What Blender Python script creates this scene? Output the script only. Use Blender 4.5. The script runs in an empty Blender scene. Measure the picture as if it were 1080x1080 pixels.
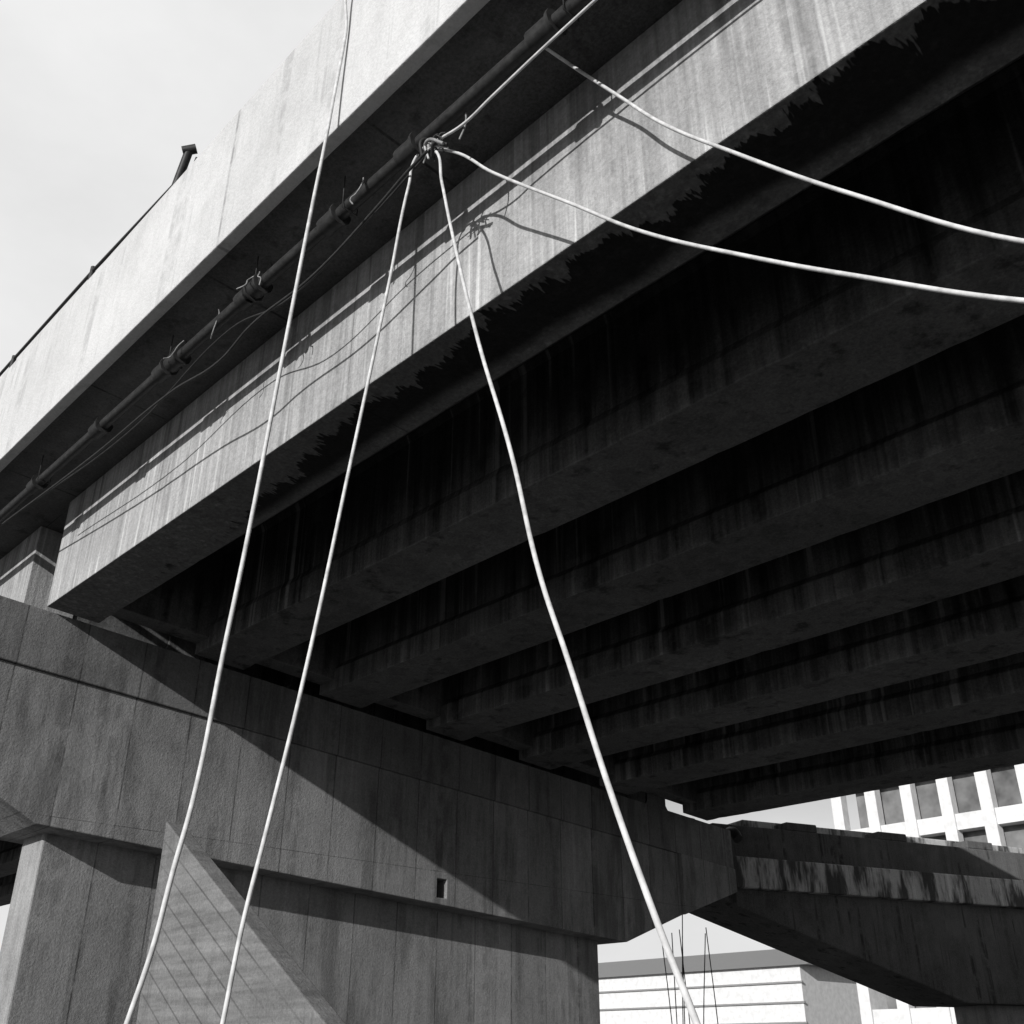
import bpy, bmesh, math, random
from mathutils import Vector, Matrix, noise as mn
random.seed(7)
H=5.0
sc=bpy.context.scene
# ---------------- helpers
def link(o): sc.collection.objects.link(o); return o
def empty(name):
    e=bpy.data.objects.new(name,None); return link(e)
def mesh(name,verts,faces,mat,parent=None,bevel=0):
    m=bpy.data.meshes.new(name); m.from_pydata([tuple(v) for v in verts],[],faces); m.update()
    b=bmesh.new(); b.from_mesh(m); bmesh.ops.recalc_face_normals(b,faces=b.faces); b.to_mesh(m); b.free()
    o=bpy.data.objects.new(name,m); link(o)
    if mat: m.materials.append(mat)
    if parent: o.parent=parent
    if bevel:
        md=o.modifiers.new('bev','BEVEL'); md.width=bevel; md.segments=2; md.limit_method='ANGLE'; md.angle_limit=math.radians(35)
    return o
def prism(name,poly,axis,a,b,mat,parent=None,bevel=0,step=None,chip=0):
    n=len(poly)
    k=1 if not step else max(1,int(round(abs(b-a)/step)))
    vs=[]
    for i in range(k+1):
        t=a+(b-a)*i/k
        for j,(p,q) in enumerate(poly):
            if chip:
                c=mn.noise(Vector((t*.9,j*7.3,1.5)))*chip*.6
                d=mn.noise(Vector((t*9,j*3.1,9.5))); c+= max(0,d-.25)*chip*2.2
                sx=1 if j in (0,) else (-1 if j==1 else 0)
                if j<2: p=p+sx*c*.5; q=q+abs(c)*.8
            vs.append((t,p,q) if axis=='X' else ((p,t,q) if axis=='Y' else (p,q,t)))
    fs=[list(range(n))[::-1],[k*n+i for i in range(n)]]
    for s in range(k):
        for i in range(n):
            j=(i+1)%n
            fs.append([s*n+i,s*n+j,(s+1)*n+j,(s+1)*n+i])
    return mesh(name,vs,fs,mat,parent,bevel)
def box(name,x0,x1,y0,y1,z0,z1,mat,parent=None,bevel=0):
    return prism(name,[(x0,y0),(x1,y0),(x1,y1),(x0,y1)],'Z',z0,z1,mat,parent,bevel)
def tube(name,pts,r,mat,parent=None,smooth=True,jit=0.0):
    c=bpy.data.curves.new(name,'CURVE'); c.dimensions='3D'; c.bevel_depth=r; c.bevel_resolution=3; c.resolution_u=10; c.use_fill_caps=True
    s=c.splines.new('BEZIER' if smooth else 'POLY')
    if smooth:
        s.bezier_points.add(len(pts)-1)
        for i,p in enumerate(pts):
            q=Vector(p)
            if jit: q=q+jit*mn.noise_vector(q*1.7)
            s.bezier_points[i].co=q; s.bezier_points[i].handle_left_type='AUTO'; s.bezier_points[i].handle_right_type='AUTO'
    else:
        s.points.add(len(pts)-1)
        for i,p in enumerate(pts): s.points[i].co=(*p,1)
    o=bpy.data.objects.new(name,c); link(o); c.materials.append(mat)
    if parent: o.parent=parent
    return o

# ---------------- materials
def newmat(name,rough=.9):
    m=bpy.data.materials.new(name); m.use_nodes=True
    nt=m.node_tree; b=nt.nodes['Principled BSDF']; b.inputs['Roughness'].default_value=rough
    b.inputs['Specular IOR Level'].default_value=.2
    return m,nt,b
class N:
    def __init__(s,nt): s.nt=nt; s.tc=nt.nodes.new('ShaderNodeTexCoord'); s.co=s.tc.outputs['Object']
    def L(s,a,b): s.nt.links.new(a,b)
    def put(s,v,inp):
        if isinstance(v,(int,float)): inp.default_value=v
        else: s.L(v,inp)
    def map(s,sc,loc=(0,0,0),rot=(0,0,0)):
        n=s.nt.nodes.new('ShaderNodeMapping'); s.L(s.co,n.inputs[0]); n.inputs['Scale'].default_value=sc; n.inputs['Location'].default_value=loc; n.inputs['Rotation'].default_value=rot; return n.outputs[0]
    def noise(s,vec,scale,detail=3,rough=.6,dist=0):
        n=s.nt.nodes.new('ShaderNodeTexNoise'); s.L(vec,n.inputs['Vector']); n.inputs['Scale'].default_value=scale; n.inputs['Detail'].default_value=detail; n.inputs['Roughness'].default_value=rough; n.inputs['Distortion'].default_value=dist; return n.outputs[0]
    def m(s,op,a,b=0,c=0,clamp=False):
        n=s.nt.nodes.new('ShaderNodeMath'); n.operation=op; n.use_clamp=clamp
        s.put(a,n.inputs[0]); s.put(b,n.inputs[1]); s.put(c,n.inputs[2]); return n.outputs[0]
    def rng(s,v,a,b,c=0,d=1,smooth=True):
        n=s.nt.nodes.new('ShaderNodeMapRange'); n.interpolation_type='SMOOTHSTEP' if smooth else 'LINEAR'
        s.put(v,n.inputs[0])
        for i,x in enumerate((a,b,c,d)): s.put(x,n.inputs[1+i])
        return n.outputs[0]
    def sep(s,v):
        n=s.nt.nodes.new('ShaderNodeSeparateXYZ'); s.L(v,n.inputs[0]); return n.outputs
    def bump(s,h,strength,dist,bsdf):
        n=s.nt.nodes.new('ShaderNodeBump'); n.inputs['Strength'].default_value=strength; n.inputs['Distance'].default_value=dist; s.L(h,n.inputs['Height']); s.L(n.outputs[0],bsdf.inputs['Normal'])
def seam(n,coord,spacing,width,off=0):
    v=n.m('ADD',coord,off+1000*spacing); v=n.m('DIVIDE',v,spacing); v=n.m('FRACT',v); v=n.m('SUBTRACT',v,.5); v=n.m('ABSOLUTE',v)
    return n.rng(v,.5-width/spacing,.5-width/spacing*.3)
def concrete(name,lo,hi,streak=1.0,light=0.0,dark=.5,seamx=None,seamy=None,seamz=None,extra=None,rough=.92,seamk=.45,grain=.23):
    m,nt,b=newmat(name,rough); n=N(nt)
    base=n.co; xyz=n.sep(base)
    big=n.noise(base,.55,2,.6); mid=n.noise(base,3.4,4,.7); fine=n.noise(base,38,2,.8)
    st=n.noise(n.map((3.6,3.6,.15)),1,4,.68)
    v=n.m('MULTIPLY',big,.25); v=n.m('ADD',v,n.m('MULTIPLY',mid,.22)); v=n.m('ADD',v,n.m('MULTIPLY',st,.30*streak)); v=n.m('ADD',v,n.m('MULTIPLY',fine,grain+.30*(1-streak)))
    off=(.77+grain-1)/2
    v=n.rng(v,.37+off,.63+off,lo,hi,False)
    dk=n.m('MULTIPLY',n.rng(st,.50,.66),n.rng(mid,.35,.6)); v=n.m('MULTIPLY',v,n.m('SUBTRACT',1,n.m('MULTIPLY',dk,dark)))
    if light:
        st2=n.noise(n.map((13,13,.35),(3,7,1)),1,3,.6)
        lt=n.rng(n.m('MULTIPLY',st2,n.m('ADD',big,.45)),.56,.70); v=n.m('ADD',v,n.m('MULTIPLY',lt,light))
    h=fine
    for ax,sp in ((0,seamx),(1,seamy),(2,seamz)):
        if sp:
            s=seam(n,xyz[ax],sp[0],sp[1],sp[2] if len(sp)>2 else 0); s=n.m('MULTIPLY',s,n.rng(mid,.3,.6,.15,1))
            v=n.m('MULTIPLY',v,n.m('SUBTRACT',1,n.m('MULTIPLY',s,seamk)))
    if extra: v=extra(n,v,xyz,dict(big=big,mid=mid,st=st,fine=fine,base=base))
    v=n.m('MAXIMUM',v,.006)
    cmb=nt.nodes.new('ShaderNodeCombineColor')
    for i in range(3): n.L(v,cmb.inputs[i])
    n.L(cmb.outputs[0],b.inputs['Base Color']); n.bump(h,.5,.012,b)
    return m
def flat(name,col,rough=.6,var=.3,scale=8,metal=0):
    m,nt,b=newmat(name,rough); n=N(nt); b.inputs['Metallic'].default_value=metal
    f=n.noise(n.co,scale,3); v=n.rng(f,.3,.7,col*(1-var),col*(1+var),False)
    cmb=nt.nodes.new('ShaderNodeCombineColor')
    for i in range(3): n.L(v,cmb.inputs[i])
    n.L(cmb.outputs[0],b.inputs['Base Color']); return m

def fascia_extra(n,v,xyz,d):
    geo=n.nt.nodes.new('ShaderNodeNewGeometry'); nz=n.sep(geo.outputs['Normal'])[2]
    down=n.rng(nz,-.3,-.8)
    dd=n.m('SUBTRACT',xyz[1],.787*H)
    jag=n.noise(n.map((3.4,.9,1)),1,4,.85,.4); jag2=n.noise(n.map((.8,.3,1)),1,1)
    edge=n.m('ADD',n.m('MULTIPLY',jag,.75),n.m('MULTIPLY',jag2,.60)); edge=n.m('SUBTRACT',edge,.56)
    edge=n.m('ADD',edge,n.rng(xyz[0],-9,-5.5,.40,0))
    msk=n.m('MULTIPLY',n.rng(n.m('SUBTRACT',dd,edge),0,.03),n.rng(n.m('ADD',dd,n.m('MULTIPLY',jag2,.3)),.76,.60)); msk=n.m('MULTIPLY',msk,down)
    v=n.m('MULTIPLY',v,n.m('SUBTRACT',1,n.m('MULTIPLY',down,.55)))  # underside painted darker: shade put into the colour
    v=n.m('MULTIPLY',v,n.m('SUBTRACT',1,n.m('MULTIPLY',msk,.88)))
    back=n.rng(n.sep(geo.outputs['Normal'])[1],.3,.8); v=n.m('MULTIPLY',v,n.m('SUBTRACT',1,n.m('MULTIPLY',back,.7)))  # inner side darkened too, its shade is part of the colour
    f2=n.noise(n.map((22,22,.5),(8,2,5)),1,2,.6); v=n.m('MULTIPLY',v,n.rng(f2,.3,.7,.78,1.18,False))
    # grime runs starting under the slab
    g=n.noise(n.map((5,5,.2),(2,9,3)),1,3,.7); g=n.m('MULTIPLY',n.rng(g,.52,.64),n.rng(xyz[2],4.9,6.2)); v=n.m('MULTIPLY',v,n.m('SUBTRACT',1,n.m('MULTIPLY',g,.4)))
    return v
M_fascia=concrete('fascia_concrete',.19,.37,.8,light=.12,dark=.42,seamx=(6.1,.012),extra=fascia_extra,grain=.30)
def web_extra(n,v,xyz,d):
    s=n.noise(n.map((9,1.0,.10),(1,2,5)),1,2,.5); t=n.noise(n.map((.9,.9,.4),(5,2,5)),1,2)
    k=n.m('MULTIPLY',n.rng(s,.58,.70),n.rng(t,.42,.58))
    geo=n.nt.nodes.new('ShaderNodeNewGeometry'); nz=n.sep(geo.outputs['Normal'])[2]
    side=n.rng(nz,-.8,-.3)
    k=n.m('MULTIPLY',k,side)
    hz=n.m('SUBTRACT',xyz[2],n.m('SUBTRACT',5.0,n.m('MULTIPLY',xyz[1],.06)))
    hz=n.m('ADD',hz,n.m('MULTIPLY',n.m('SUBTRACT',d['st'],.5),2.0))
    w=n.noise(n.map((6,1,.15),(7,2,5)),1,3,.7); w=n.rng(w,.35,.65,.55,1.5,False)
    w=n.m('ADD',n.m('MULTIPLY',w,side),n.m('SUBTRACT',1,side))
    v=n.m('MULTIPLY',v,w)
    v=n.m('MULTIPLY',v,n.rng(hz,.12,.85,1.0,.26))  # webs darken up towards the slab, shade painted into the concrete tone
    v=n.m('ADD',v,n.m('MULTIPLY',k,.13))
    pt=n.rng(d['mid'],.50,.60,1,.72); return n.m('MULTIPLY',v,pt)
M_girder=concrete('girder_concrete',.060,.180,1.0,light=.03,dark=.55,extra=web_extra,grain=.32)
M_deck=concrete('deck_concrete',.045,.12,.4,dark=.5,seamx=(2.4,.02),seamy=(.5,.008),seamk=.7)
M_par=concrete('parapet_concrete',.36,.54,.8,dark=.30,seamx=(9.7,.03,6.76))
def panels(n,v,xyz,d):
    c=n.m('FLOOR',n.m('DIVIDE',xyz[1],.75)); wn=n.nt.nodes.new('ShaderNodeTexWhiteNoise'); wn.noise_dimensions='1D'; n.L(c,wn.inputs['W'])
    v=n.m('MULTIPLY',v,n.rng(wn.outputs['Value'],0,1,.86,1.12,False))
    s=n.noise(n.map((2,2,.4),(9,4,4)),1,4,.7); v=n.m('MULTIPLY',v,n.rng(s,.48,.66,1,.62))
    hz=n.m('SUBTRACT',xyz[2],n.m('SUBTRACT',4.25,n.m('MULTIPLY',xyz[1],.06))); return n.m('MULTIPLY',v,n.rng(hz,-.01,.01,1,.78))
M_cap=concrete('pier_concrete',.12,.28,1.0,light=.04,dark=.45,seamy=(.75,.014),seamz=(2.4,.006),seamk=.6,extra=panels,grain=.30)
def board(n,v,xyz,d):
    u=n.m('ADD',n.m('MULTIPLY',xyz[2],.851),n.m('MULTIPLY',xyz[0],.525))
    s=seam(n,u,.16,.010); s=n.m('MULTIPLY',s,n.rng(d['big'],.35,.6,.2,1))
    l=n.noise(n.map((1,1,14),(0,0,0),(0,math.radians(-31.7),0)),1.2,3,.6)
    v=n.m('MULTIPLY',v,n.rng(l,.35,.65,.8,1.2,False))
    return n.m('MULTIPLY',v,n.m('SUBTRACT',1,n.m('MULTIPLY',s,.45)))
M_ramp=concrete('board_marked_concrete',.09,.17,.0,dark=.25,extra=board,grain=.1)
def drips(n,v,xyz,d):
    s=n.noise(n.map((2.0,2.0,.45),(4,4,4)),1,4,.75)
    return n.m('MULTIPLY',v,n.rng(s,.44,.60,1.0,.15))
M_stain=concrete('stained_concrete',.24,.50,1.0,dark=.6,light=.08,extra=drips)
M_dirty=concrete('dirty_concrete',.03,.14,1.0,dark=.8)
M_rope=flat('weathered_white_hose',.46,.55,.25,14)
M_iron=flat('black_iron',.025,.5,.4,20)
M_wire=flat('dark_cable',.025,.6,.3,20)
M_galv=flat('galvanised_steel',.20,.45,.3,30)
M_ground=concrete('ground_dirt',.07,.17,0,dark=.2)
M_asph=flat('asphalt',.05,.9,.3,25)
M_white=flat('painted_render',.55,.8,.12,2)
M_glass=flat('window_glass',.13,.15,.5,.6)

zb=lambda y:5.0-.06*y
XE=-12.2
# ---------------- bridge
br=empty('concrete_overpass')
def shear(poly): return [(y,zb(y)+dz) for y,dz in poly]
D=1.415
X0,X1=-40,15
def girders(xa,xb,tag):
    y=.787*H; w=.65
    prism('edge_girder'+tag,shear([(y,0),(y+w,0),(y+w,D),(y,D)]),'X',xa,xb,M_fascia,br,.010,step=.12 if not tag else None,chip=.008 if not tag else 0)
    ys=[(.787+.3905*i)*H for i in range(1,6)]+[3.2*H]
    for i,y in enumerate(ys):
        w=.73; l=.30; c=.04 if i==0 else .08
        prism('girder_%d'%(i+2)+tag,shear([(y,0),(y+w,0),(y+w,l),(y+w-c,l+.10),(y+w-c,D-.1),(y+w,D-.02),(y+w,D),(y,D),(y,D-.02),(y+c,D-.1),(y+c,l+.10),(y,l)]),'X',xa,xb,M_girder,br,.014,step=.15 if not tag else None,chip=.014 if not tag else 0)
    return ys
ys=girders(XE,X1,'')
girders(-38,XE-.9,'_far')
ya,yb=.583*H,3.58*H
prism('deck_slab',[(ya+.10,zb(ya)+D-.003),(yb-.1,zb(yb)+D-.003),(yb-.1,zb(yb)+D+.3),(ya+.10,zb(ya)+D+.3)],'X',X0,X1+1,M_deck,br)
zt=1.574*H; zp=zb(ya)+D
prism('parapet',[(ya,zp-.04),(ya+.12,zp-.04),(ya+.12,zp+.30),(ya+.30,zp+.34),(ya+.26,zt-.02),(ya+.26,zt),(ya,zt)],'X',X0,X1+1,M_par,br,.012,step=.2,chip=.006)
prism('far_parapet',[(yb-.12,zb(yb)+D-.04),(yb,zb(yb)+D-.04),(yb,zb(yb)+D+1.3),(yb-.25,zb(yb)+D+1.3),(yb-.25,zb(yb)+D+.32),(yb-.12,zb(yb)+D+.3)],'X',X0,X1+1,M_par,br,.015)
allg=[(.787*H,.65)]+[(y,.73) for y in ys]
for i in range(len(allg)-1):
    y0=allg[i][0]+allg[i][1]-.10; y1=allg[i+1][0]+.1
    prism('end_diaphragm_%d'%i,[(y0,zb(y0)+.14),(y1,zb(y1)+.14),(y1,zb(y1)+D-.006),(y0,zb(y0)+D-.006)],'X',XE+.02,XE+.34,M_girder,br,.01)
    prism('far_diaphragm_%d'%i,[(y0,zb(y0)+.14),(y1,zb(y1)+.14),(y1,zb(y1)+D-.006),(y0,zb(y0)+D-.006)],'X',XE-.91-.3,XE-.92,M_girder,br,.01)
def pier(xf,sgn,tag):
    xb_=xf-1.3*sgn
    Y0,Y1=.55*H,17.5
    prism('crosshead_upper'+tag,[(Y0,zb(Y0)-.03),(Y1,zb(Y1)-.03),(Y1,zb(Y1)-.75),(Y0,zb(Y0)-.75)],'X',xf,xb_,M_cap,br,.012)
    low=prism('crosshead_lower'+tag,[(Y0,zb(Y0)-.752),(15.85,zb(15.85)-.752),(15.85,zb(15.85)-1.80),(14.3,zb(14.3)-2.44),(Y0+1.6,zb(Y0+1.6)-2.44),(Y0,zb(Y0)-1.7)],'X',xf-.035*sgn,xb_,M_cap,br,.012)
    prism('crosshead_nose'+tag,[(15.852,zb(15.85)-.752),(Y1,zb(Y1)-.752),(Y1,zb(Y1)-1.17),(15.852,zb(15.85)-1.80)],'X',xf+.03*sgn,xb_,M_cap,br,.012)
    prism('stem'+tag,[(4.6,-1.7),(14.0,-1.7),(14.0,zb(14)-2.3),(4.6,zb(4.6)-2.3)],'X',xf-.42*sgn,xb_+.25*sgn,M_cap,br,.02)
    for y,w in allg:
        box('bearing'+tag,min(xf-.15*sgn,xf-.5*sgn),max(xf-.15*sgn,xf-.5*sgn),y+.15,y+w-.15,zb(y)-.08,zb(y)+.002,M_iron,br)
    return low
low=pier(-12.22,1,'')
pier(15.6,-1,'_second')  # unseen pier behind the camera, added for its effect on the light
cut=box('cut',-12.6,-12.0,10.16,10.34,2.04,2.30,None)
md=low.modifiers.new('b','BOOLEAN'); md.object=cut; md.operation='DIFFERENCE'; md.solver='EXACT'
low.modifiers.move(1,0)
dg=bpy.context.evaluated_depsgraph_get(); nm=bpy.data.meshes.new_from_object(low.evaluated_get(dg)); low.modifiers.clear(); low.data=nm
bpy.data.objects.remove(cut)

rl=empty('steel_railing')
def bar(name,p,q,r): tube(name,[p,q],r,M_iron,rl,False)
bar('post_1',(-8.15,ya+.05,zt-.02),(-7.95,ya+.05,zt+.42),.045)
bar('post_2',(-8.02,ya+.12,zt-.02),(-7.85,ya+.12,zt+.28),.03)
for x in (-10.2,-12.6,-15): bar('post',(x,ya+.06,zt-.02),(x,ya+.06,zt+.28),.03)
tube('rail',[(-8.05,ya+.06,zt+.12),(-10.2,ya+.06,zt+.22),(-12.6,ya+.06,zt+.24),(-18,ya+.06,zt+.24)],.02,M_iron,rl,False)
bar('cap_plate',(-7.99,ya+.0,zt+.40),(-7.90,ya+.10,zt+.44),.05)

# ---------------- utilities under the overhang
pp=empty('drain_pipe'); yp=.665*H; zpz=1.19*H
tube('pipe_run',[(-30,yp,zpz),(8,yp,zpz)],.055,M_iron,pp,False)
for k,x in enumerate((-11.6,-9.9,-8.45,-8.2,-6.9,-6.75,-5.6,-4.6,-3.2,-1.5)):
    tube('coupling',[(x-.10,yp,zpz),(x+.10,yp,zpz)],.082,M_iron,pp,False)
    tube('flange',[(x+.10,yp,zpz),(x+.125,yp,zpz)],.10,M_iron,pp,False)
    if k%2==0:
        tube('hanger',[(x+.25,yp-.07,zb(yp)+D),(x+.25,yp-.07,zpz-.06),(x+.25,yp+.07,zpz-.06),(x+.25,yp+.07,zb(yp)+D)],.006,M_iron,pp,False)
for x in (-7.95,-7.3,-6.65,-6.6,-5.1):
    c=Vector((x,yp-.06,zpz-.03)); pts=[c+Vector((0,0,.1))]
    for i in range(4): pts.append(pts[-1]+Vector((random.uniform(-.07,.07),random.uniform(-.05,.03),-random.uniform(.02,.10))))
    tube('tie_wire',pts,.006,M_galv,pp)

# cable runs (metres)
A=[(-4.9,3.5,7.55),(-4.9,3.25,7.86),(-4.93,3.05,7.93),(-4.93,2.885,7.82),(-4.94,2.88,7.2),(-4.94,2.84,6.44),(-4.92,2.8,5.92),(-4.89,2.74,5.26),(-4.82,2.62,3.9),(-4.76,2.5,2.48),(-4.73,2.44,1.84),(-4.71,2.38,1.1),(-4.74,2.34,0.74),(-4.79,2.32,0.44),(-4.88,2.28,0.06),(-5.2,2.1,-1.62)]
B=[(3,3.32,5.83),(-1.5,3.33,5.86),(-3.0,3.33,5.83),(-3.71,3.33,5.79),(-3.98,3.33,5.76),(-4.3,3.33,5.83),(-4.50,3.33,5.86),(-4.55,3.3,5.57),(-4.47,3.13,4.52),(-4.38,2.89,3.01),(-4.32,2.67,1.59),(-4.32,2.56,0.9),(-4.33,2.5,0.51),(-4.31,2.44,0.1),(-4.25,2.2,-1.62)]
C=[(-4.42,3.33,5.86),(-4.30,3.33,5.75),(-4.11,3.25,5.25),(-3.87,3.15,4.62),(-3.36,2.95,3.35),(-2.95,2.8,2.42),(-2.67,2.69,1.70),(-2.46,2.62,1.26),(-2.21,2.54,.73),(-2.00,2.47,.33),(-1.84,2.43,.03),(-1.1,2.2,-1.62)]
Dc=[(-4.40,3.34,5.84),(-4.28,3.42,5.80),(-3.89,3.52,5.36),(-3.27,3.60,4.70),(-2.71,3.60,4.09),(-2.08,3.60,3.51),(-1.59,3.60,3.09),(-.88,3.60,2.52),(1.5,3.3,.9),(5,2.8,-1.62)]
E=[(-3.42,3.40,6.21),(-3.33,3.57,6.08),(-2.94,3.76,5.49),(-2.63,3.76,5.00),(-2.20,3.76,4.44),(-1.58,3.76,3.68),(-.86,3.76,2.89),(1.5,3.6,1.1),(5.4,3.0,-1.62)]
F=[(-12.5,3.30,5.75),(-9.73,3.28,5.55),(-8.01,3.27,5.48),(-7.17,3.28,5.39),(-6.63,3.27,5.45),(-5.72,3.28,5.45),(-4.87,3.27,5.60),(-4.54,3.27,5.67),(-4.30,3.27,5.70)]
for k,(P,r) in enumerate(((A,.0125),(B,.0105),(C,.0105),(Dc,.0115),(E,.0115))):
    tube('cable',P,r,M_rope,None,True,.006)
tube('power_cable',F,.012,M_wire,None,True,.02)
tube('power_cable',[(-11.5,3.36,5.72),(-9,3.38,5.62),(-7.2,3.36,5.80),(-6.2,3.37,5.55),(-5.1,3.38,5.74),(-4.3,3.34,5.8)],.008,M_wire,None,True,.03)
kb=empty('cable_bracket'); c0=Vector((-4.325,3.34,5.76))
for i in range(10):
    a=Vector((random.uniform(-.16,.16),random.uniform(-.05,.05),random.uniform(-.08,.05)))
    b=Vector((random.uniform(-.16,.16),random.uniform(-.05,.05),random.uniform(-.08,.16)))
    tube('tie_%d'%i,[c0+a,c0+(a+b)*.5+Vector((0,-.05,.04)),c0+b],random.choice((.005,.008,.013)),random.choice((M_wire,M_galv,M_iron,M_rope)),kb)
tube('drop',[c0+Vector((.3,0,.3)),c0+Vector((.32,.02,.05)),c0+Vector((.28,0,-.1))],.007,M_galv,kb)

# ---------------- ramp wall
top=lambda x:1.61+(-8.165-x)*.617
prism('concrete_stair_wall',[(-2.97,-1.61),(-8.35,-1.61),(-8.35,top(-8.35)),(-2.97,-1.59)],'Y',4.0,4.16,M_ramp,None,.012)
# ---------------- neighbouring pier
nb=empty('neighbouring_bridge_pier'); nb.location=(-13.0,18.0,0); nb.rotation_euler=(0,0,math.radians(-19))
prism('crosshead',[(0,4.25),(22,4.25),(22,3.58),(0,3.58)],'X',0,-1.5,M_dirty,nb,.03)
prism('edge_band',[(.15,3.58),(22,3.58),(22,2.98),(.15,2.98)],'X',.28,-1.4,M_stain,nb,.03)
prism('haunch',[(0,3.0),(22,3.0),(22,1.0),(6,1.0),(2.4,2.05),(0,2.75)],'X',.1,-1.5,M_dirty,nb,.03)
prism('upstand',[(1.2,4.25),(22,4.25),(22,4.52),(1.2,4.52)],'X',-.6,-1.4,M_stain,nb,.03)
for u in (1.9,4.4,7.0): box('bearing_plinth',-.45,-.02,u,u+.8,4.25,4.42,M_dirty,nb,.02)
box('stem',-1.3,-.3,7,15,-1.7,1.6,M_cap,nb,.02)
tube('spout',[(.0,.25,4.0),(.35,.25,4.02),(.48,.25,3.86)],.10,M_iron,nb)
# ---------------- background: pale garage block with piers, low shed
pb=empty('concrete_car_park')
box('core',-33,-14,61,74,-1.6,19,M_glass,pb)
for i in range(9):
    x=-34.2+i*2.3; box('column',x,x+.7,60,60.7,-1.6,19,M_white,pb,.02)
for z in (1.5,4.8,8.1,11.4,14.7,18.0): box('floor_edge',-34.3,-13.8,60.15,61.4,z,z+.9,M_white,pb,.02)
sh=empty('warehouse')
box('wall',-120,-58,92,110,-1.6,7.6,M_white,sh)
prism('roof',[(91.5,7.6),(110.5,7.6),(101,10.0)],'X',-121,-57,M_galv,sh)
for z in (1,2.7,4.4,6.1): box('cladding_rail',-120.2,-57.8,91.82,91.99,z,z+.16,M_galv,sh)
for i in range(10): box('door',-118+i*6,-115.4+i*6,91.9,91.98,-1.6,.7,M_glass,sh)
rd=empty('dry_reeds')
for i in range(7):
    x=-14+random.uniform(-.4,.4); y=18.2+random.uniform(-.45,.5); hgt=random.uniform(3.7,4.25); lx=random.uniform(-.25,.25); ly=random.uniform(-.25,.25)
    tube('stem_%d'%i,[(x,y,-1.62),(x+lx*.3,y+ly*.3,-1.62+hgt*.5),(x+lx,y+ly,-1.62+hgt)],.010,M_wire,rd)
# ---------------- ground
mesh('ground',[(-900,-900,-1.62),(900,-900,-1.62),(900,900,-1.62),(-900,900,-1.62)],[(0,1,2,3)],M_ground)
mesh('road',[(-300,-14,-1.616),(300,-14,-1.616),(300,-5,-1.616),(-300,-5,-1.616)],[(0,1,2,3)],M_asph)

# ---------------- light
a,s=.30,.37
trav=Vector((-a,1,-s)).normalized()
sd=bpy.data.lights.new('sun','SUN'); sd.energy=5.0; sd.angle=math.radians(.5); sd.color=(1,.99,.98)
so=bpy.data.objects.new('sun',sd); link(so); so.rotation_euler=trav.to_track_quat('-Z','Y').to_euler()
w=bpy.data.worlds.new('World'); sc.world=w; w.use_nodes=True; nt=w.node_tree
sky=nt.nodes.new('ShaderNodeTexSky'); sky.sky_type='NISHITA'; sky.sun_disc=False
sky.sun_elevation=math.asin(-trav.z); sky.sun_rotation=math.atan2(a,-1.0); sky.dust_density=2
bw=nt.nodes.new('ShaderNodeRGBToBW'); nt.links.new(sky.outputs[0],bw.inputs[0])
bg=nt.nodes['Background']; bg.inputs[1].default_value=.08
n=N(nt); gen=n.tc.outputs['Generated']; n.co=gen
cn=n.noise(n.map((1,1,2.2)),2.2,6,.6)
vd=nt.nodes.new('ShaderNodeVectorMath'); vd.operation='DOT_PRODUCT'; nt.links.new(gen,vd.inputs[0]); vd.inputs[1].default_value=Vector((-.76,.05,.65)).normalized()
mk=n.rng(n.m('ADD',vd.outputs['Value'],n.m('MULTIPLY',n.m('SUBTRACT',cn,.5),.5)),.72,.91)
gz=n.sep(gen)[2]; hz=n.rng(n.m('ADD',gz,n.m('MULTIPLY',n.m('SUBTRACT',cn,.5),.25)),.32,.10,0,.9)
mk=n.m('MAXIMUM',mk,hz)
mx=nt.nodes.new('ShaderNodeMix'); mx.data_type='FLOAT'; nt.links.new(mk,mx.inputs[0]); nt.links.new(bw.outputs[0],mx.inputs[2]); nt.links.new(n.rng(cn,.3,.7,9.6,11.4,False),mx.inputs[3])
nt.links.new(mx.outputs[0],bg.inputs[0])
sc.view_settings.view_transform='Standard'; sc.view_settings.look='None'; sc.view_settings.exposure=0
# ---------------- camera: 37 mm, pitched up 27.6 degrees, turned 46.4 degrees off the deck's normal
th=math.atan(575/1100); al=math.atan(1180/math.hypot(575,1100))
hv=Vector((-math.cos(al),math.sin(al),0)); rv=Vector((math.sin(al),math.cos(al),0)); Z=Vector((0,0,1))
uv=Z*math.cos(th)-hv*math.sin(th); dv=hv*math.cos(th)+Z*math.sin(th)
cd=bpy.data.cameras.new('camera'); co=bpy.data.objects.new('camera',cd); link(co)
cd.sensor_width=36; cd.lens=36*1100/1080; cd.clip_end=3000; cd.clip_start=.05
co.matrix_world=Matrix(((rv.x,uv.x,-dv.x,0),(rv.y,uv.y,-dv.y,0),(rv.z,uv.z,-dv.z,0),(0,0,0,1)))
sc.camera=co
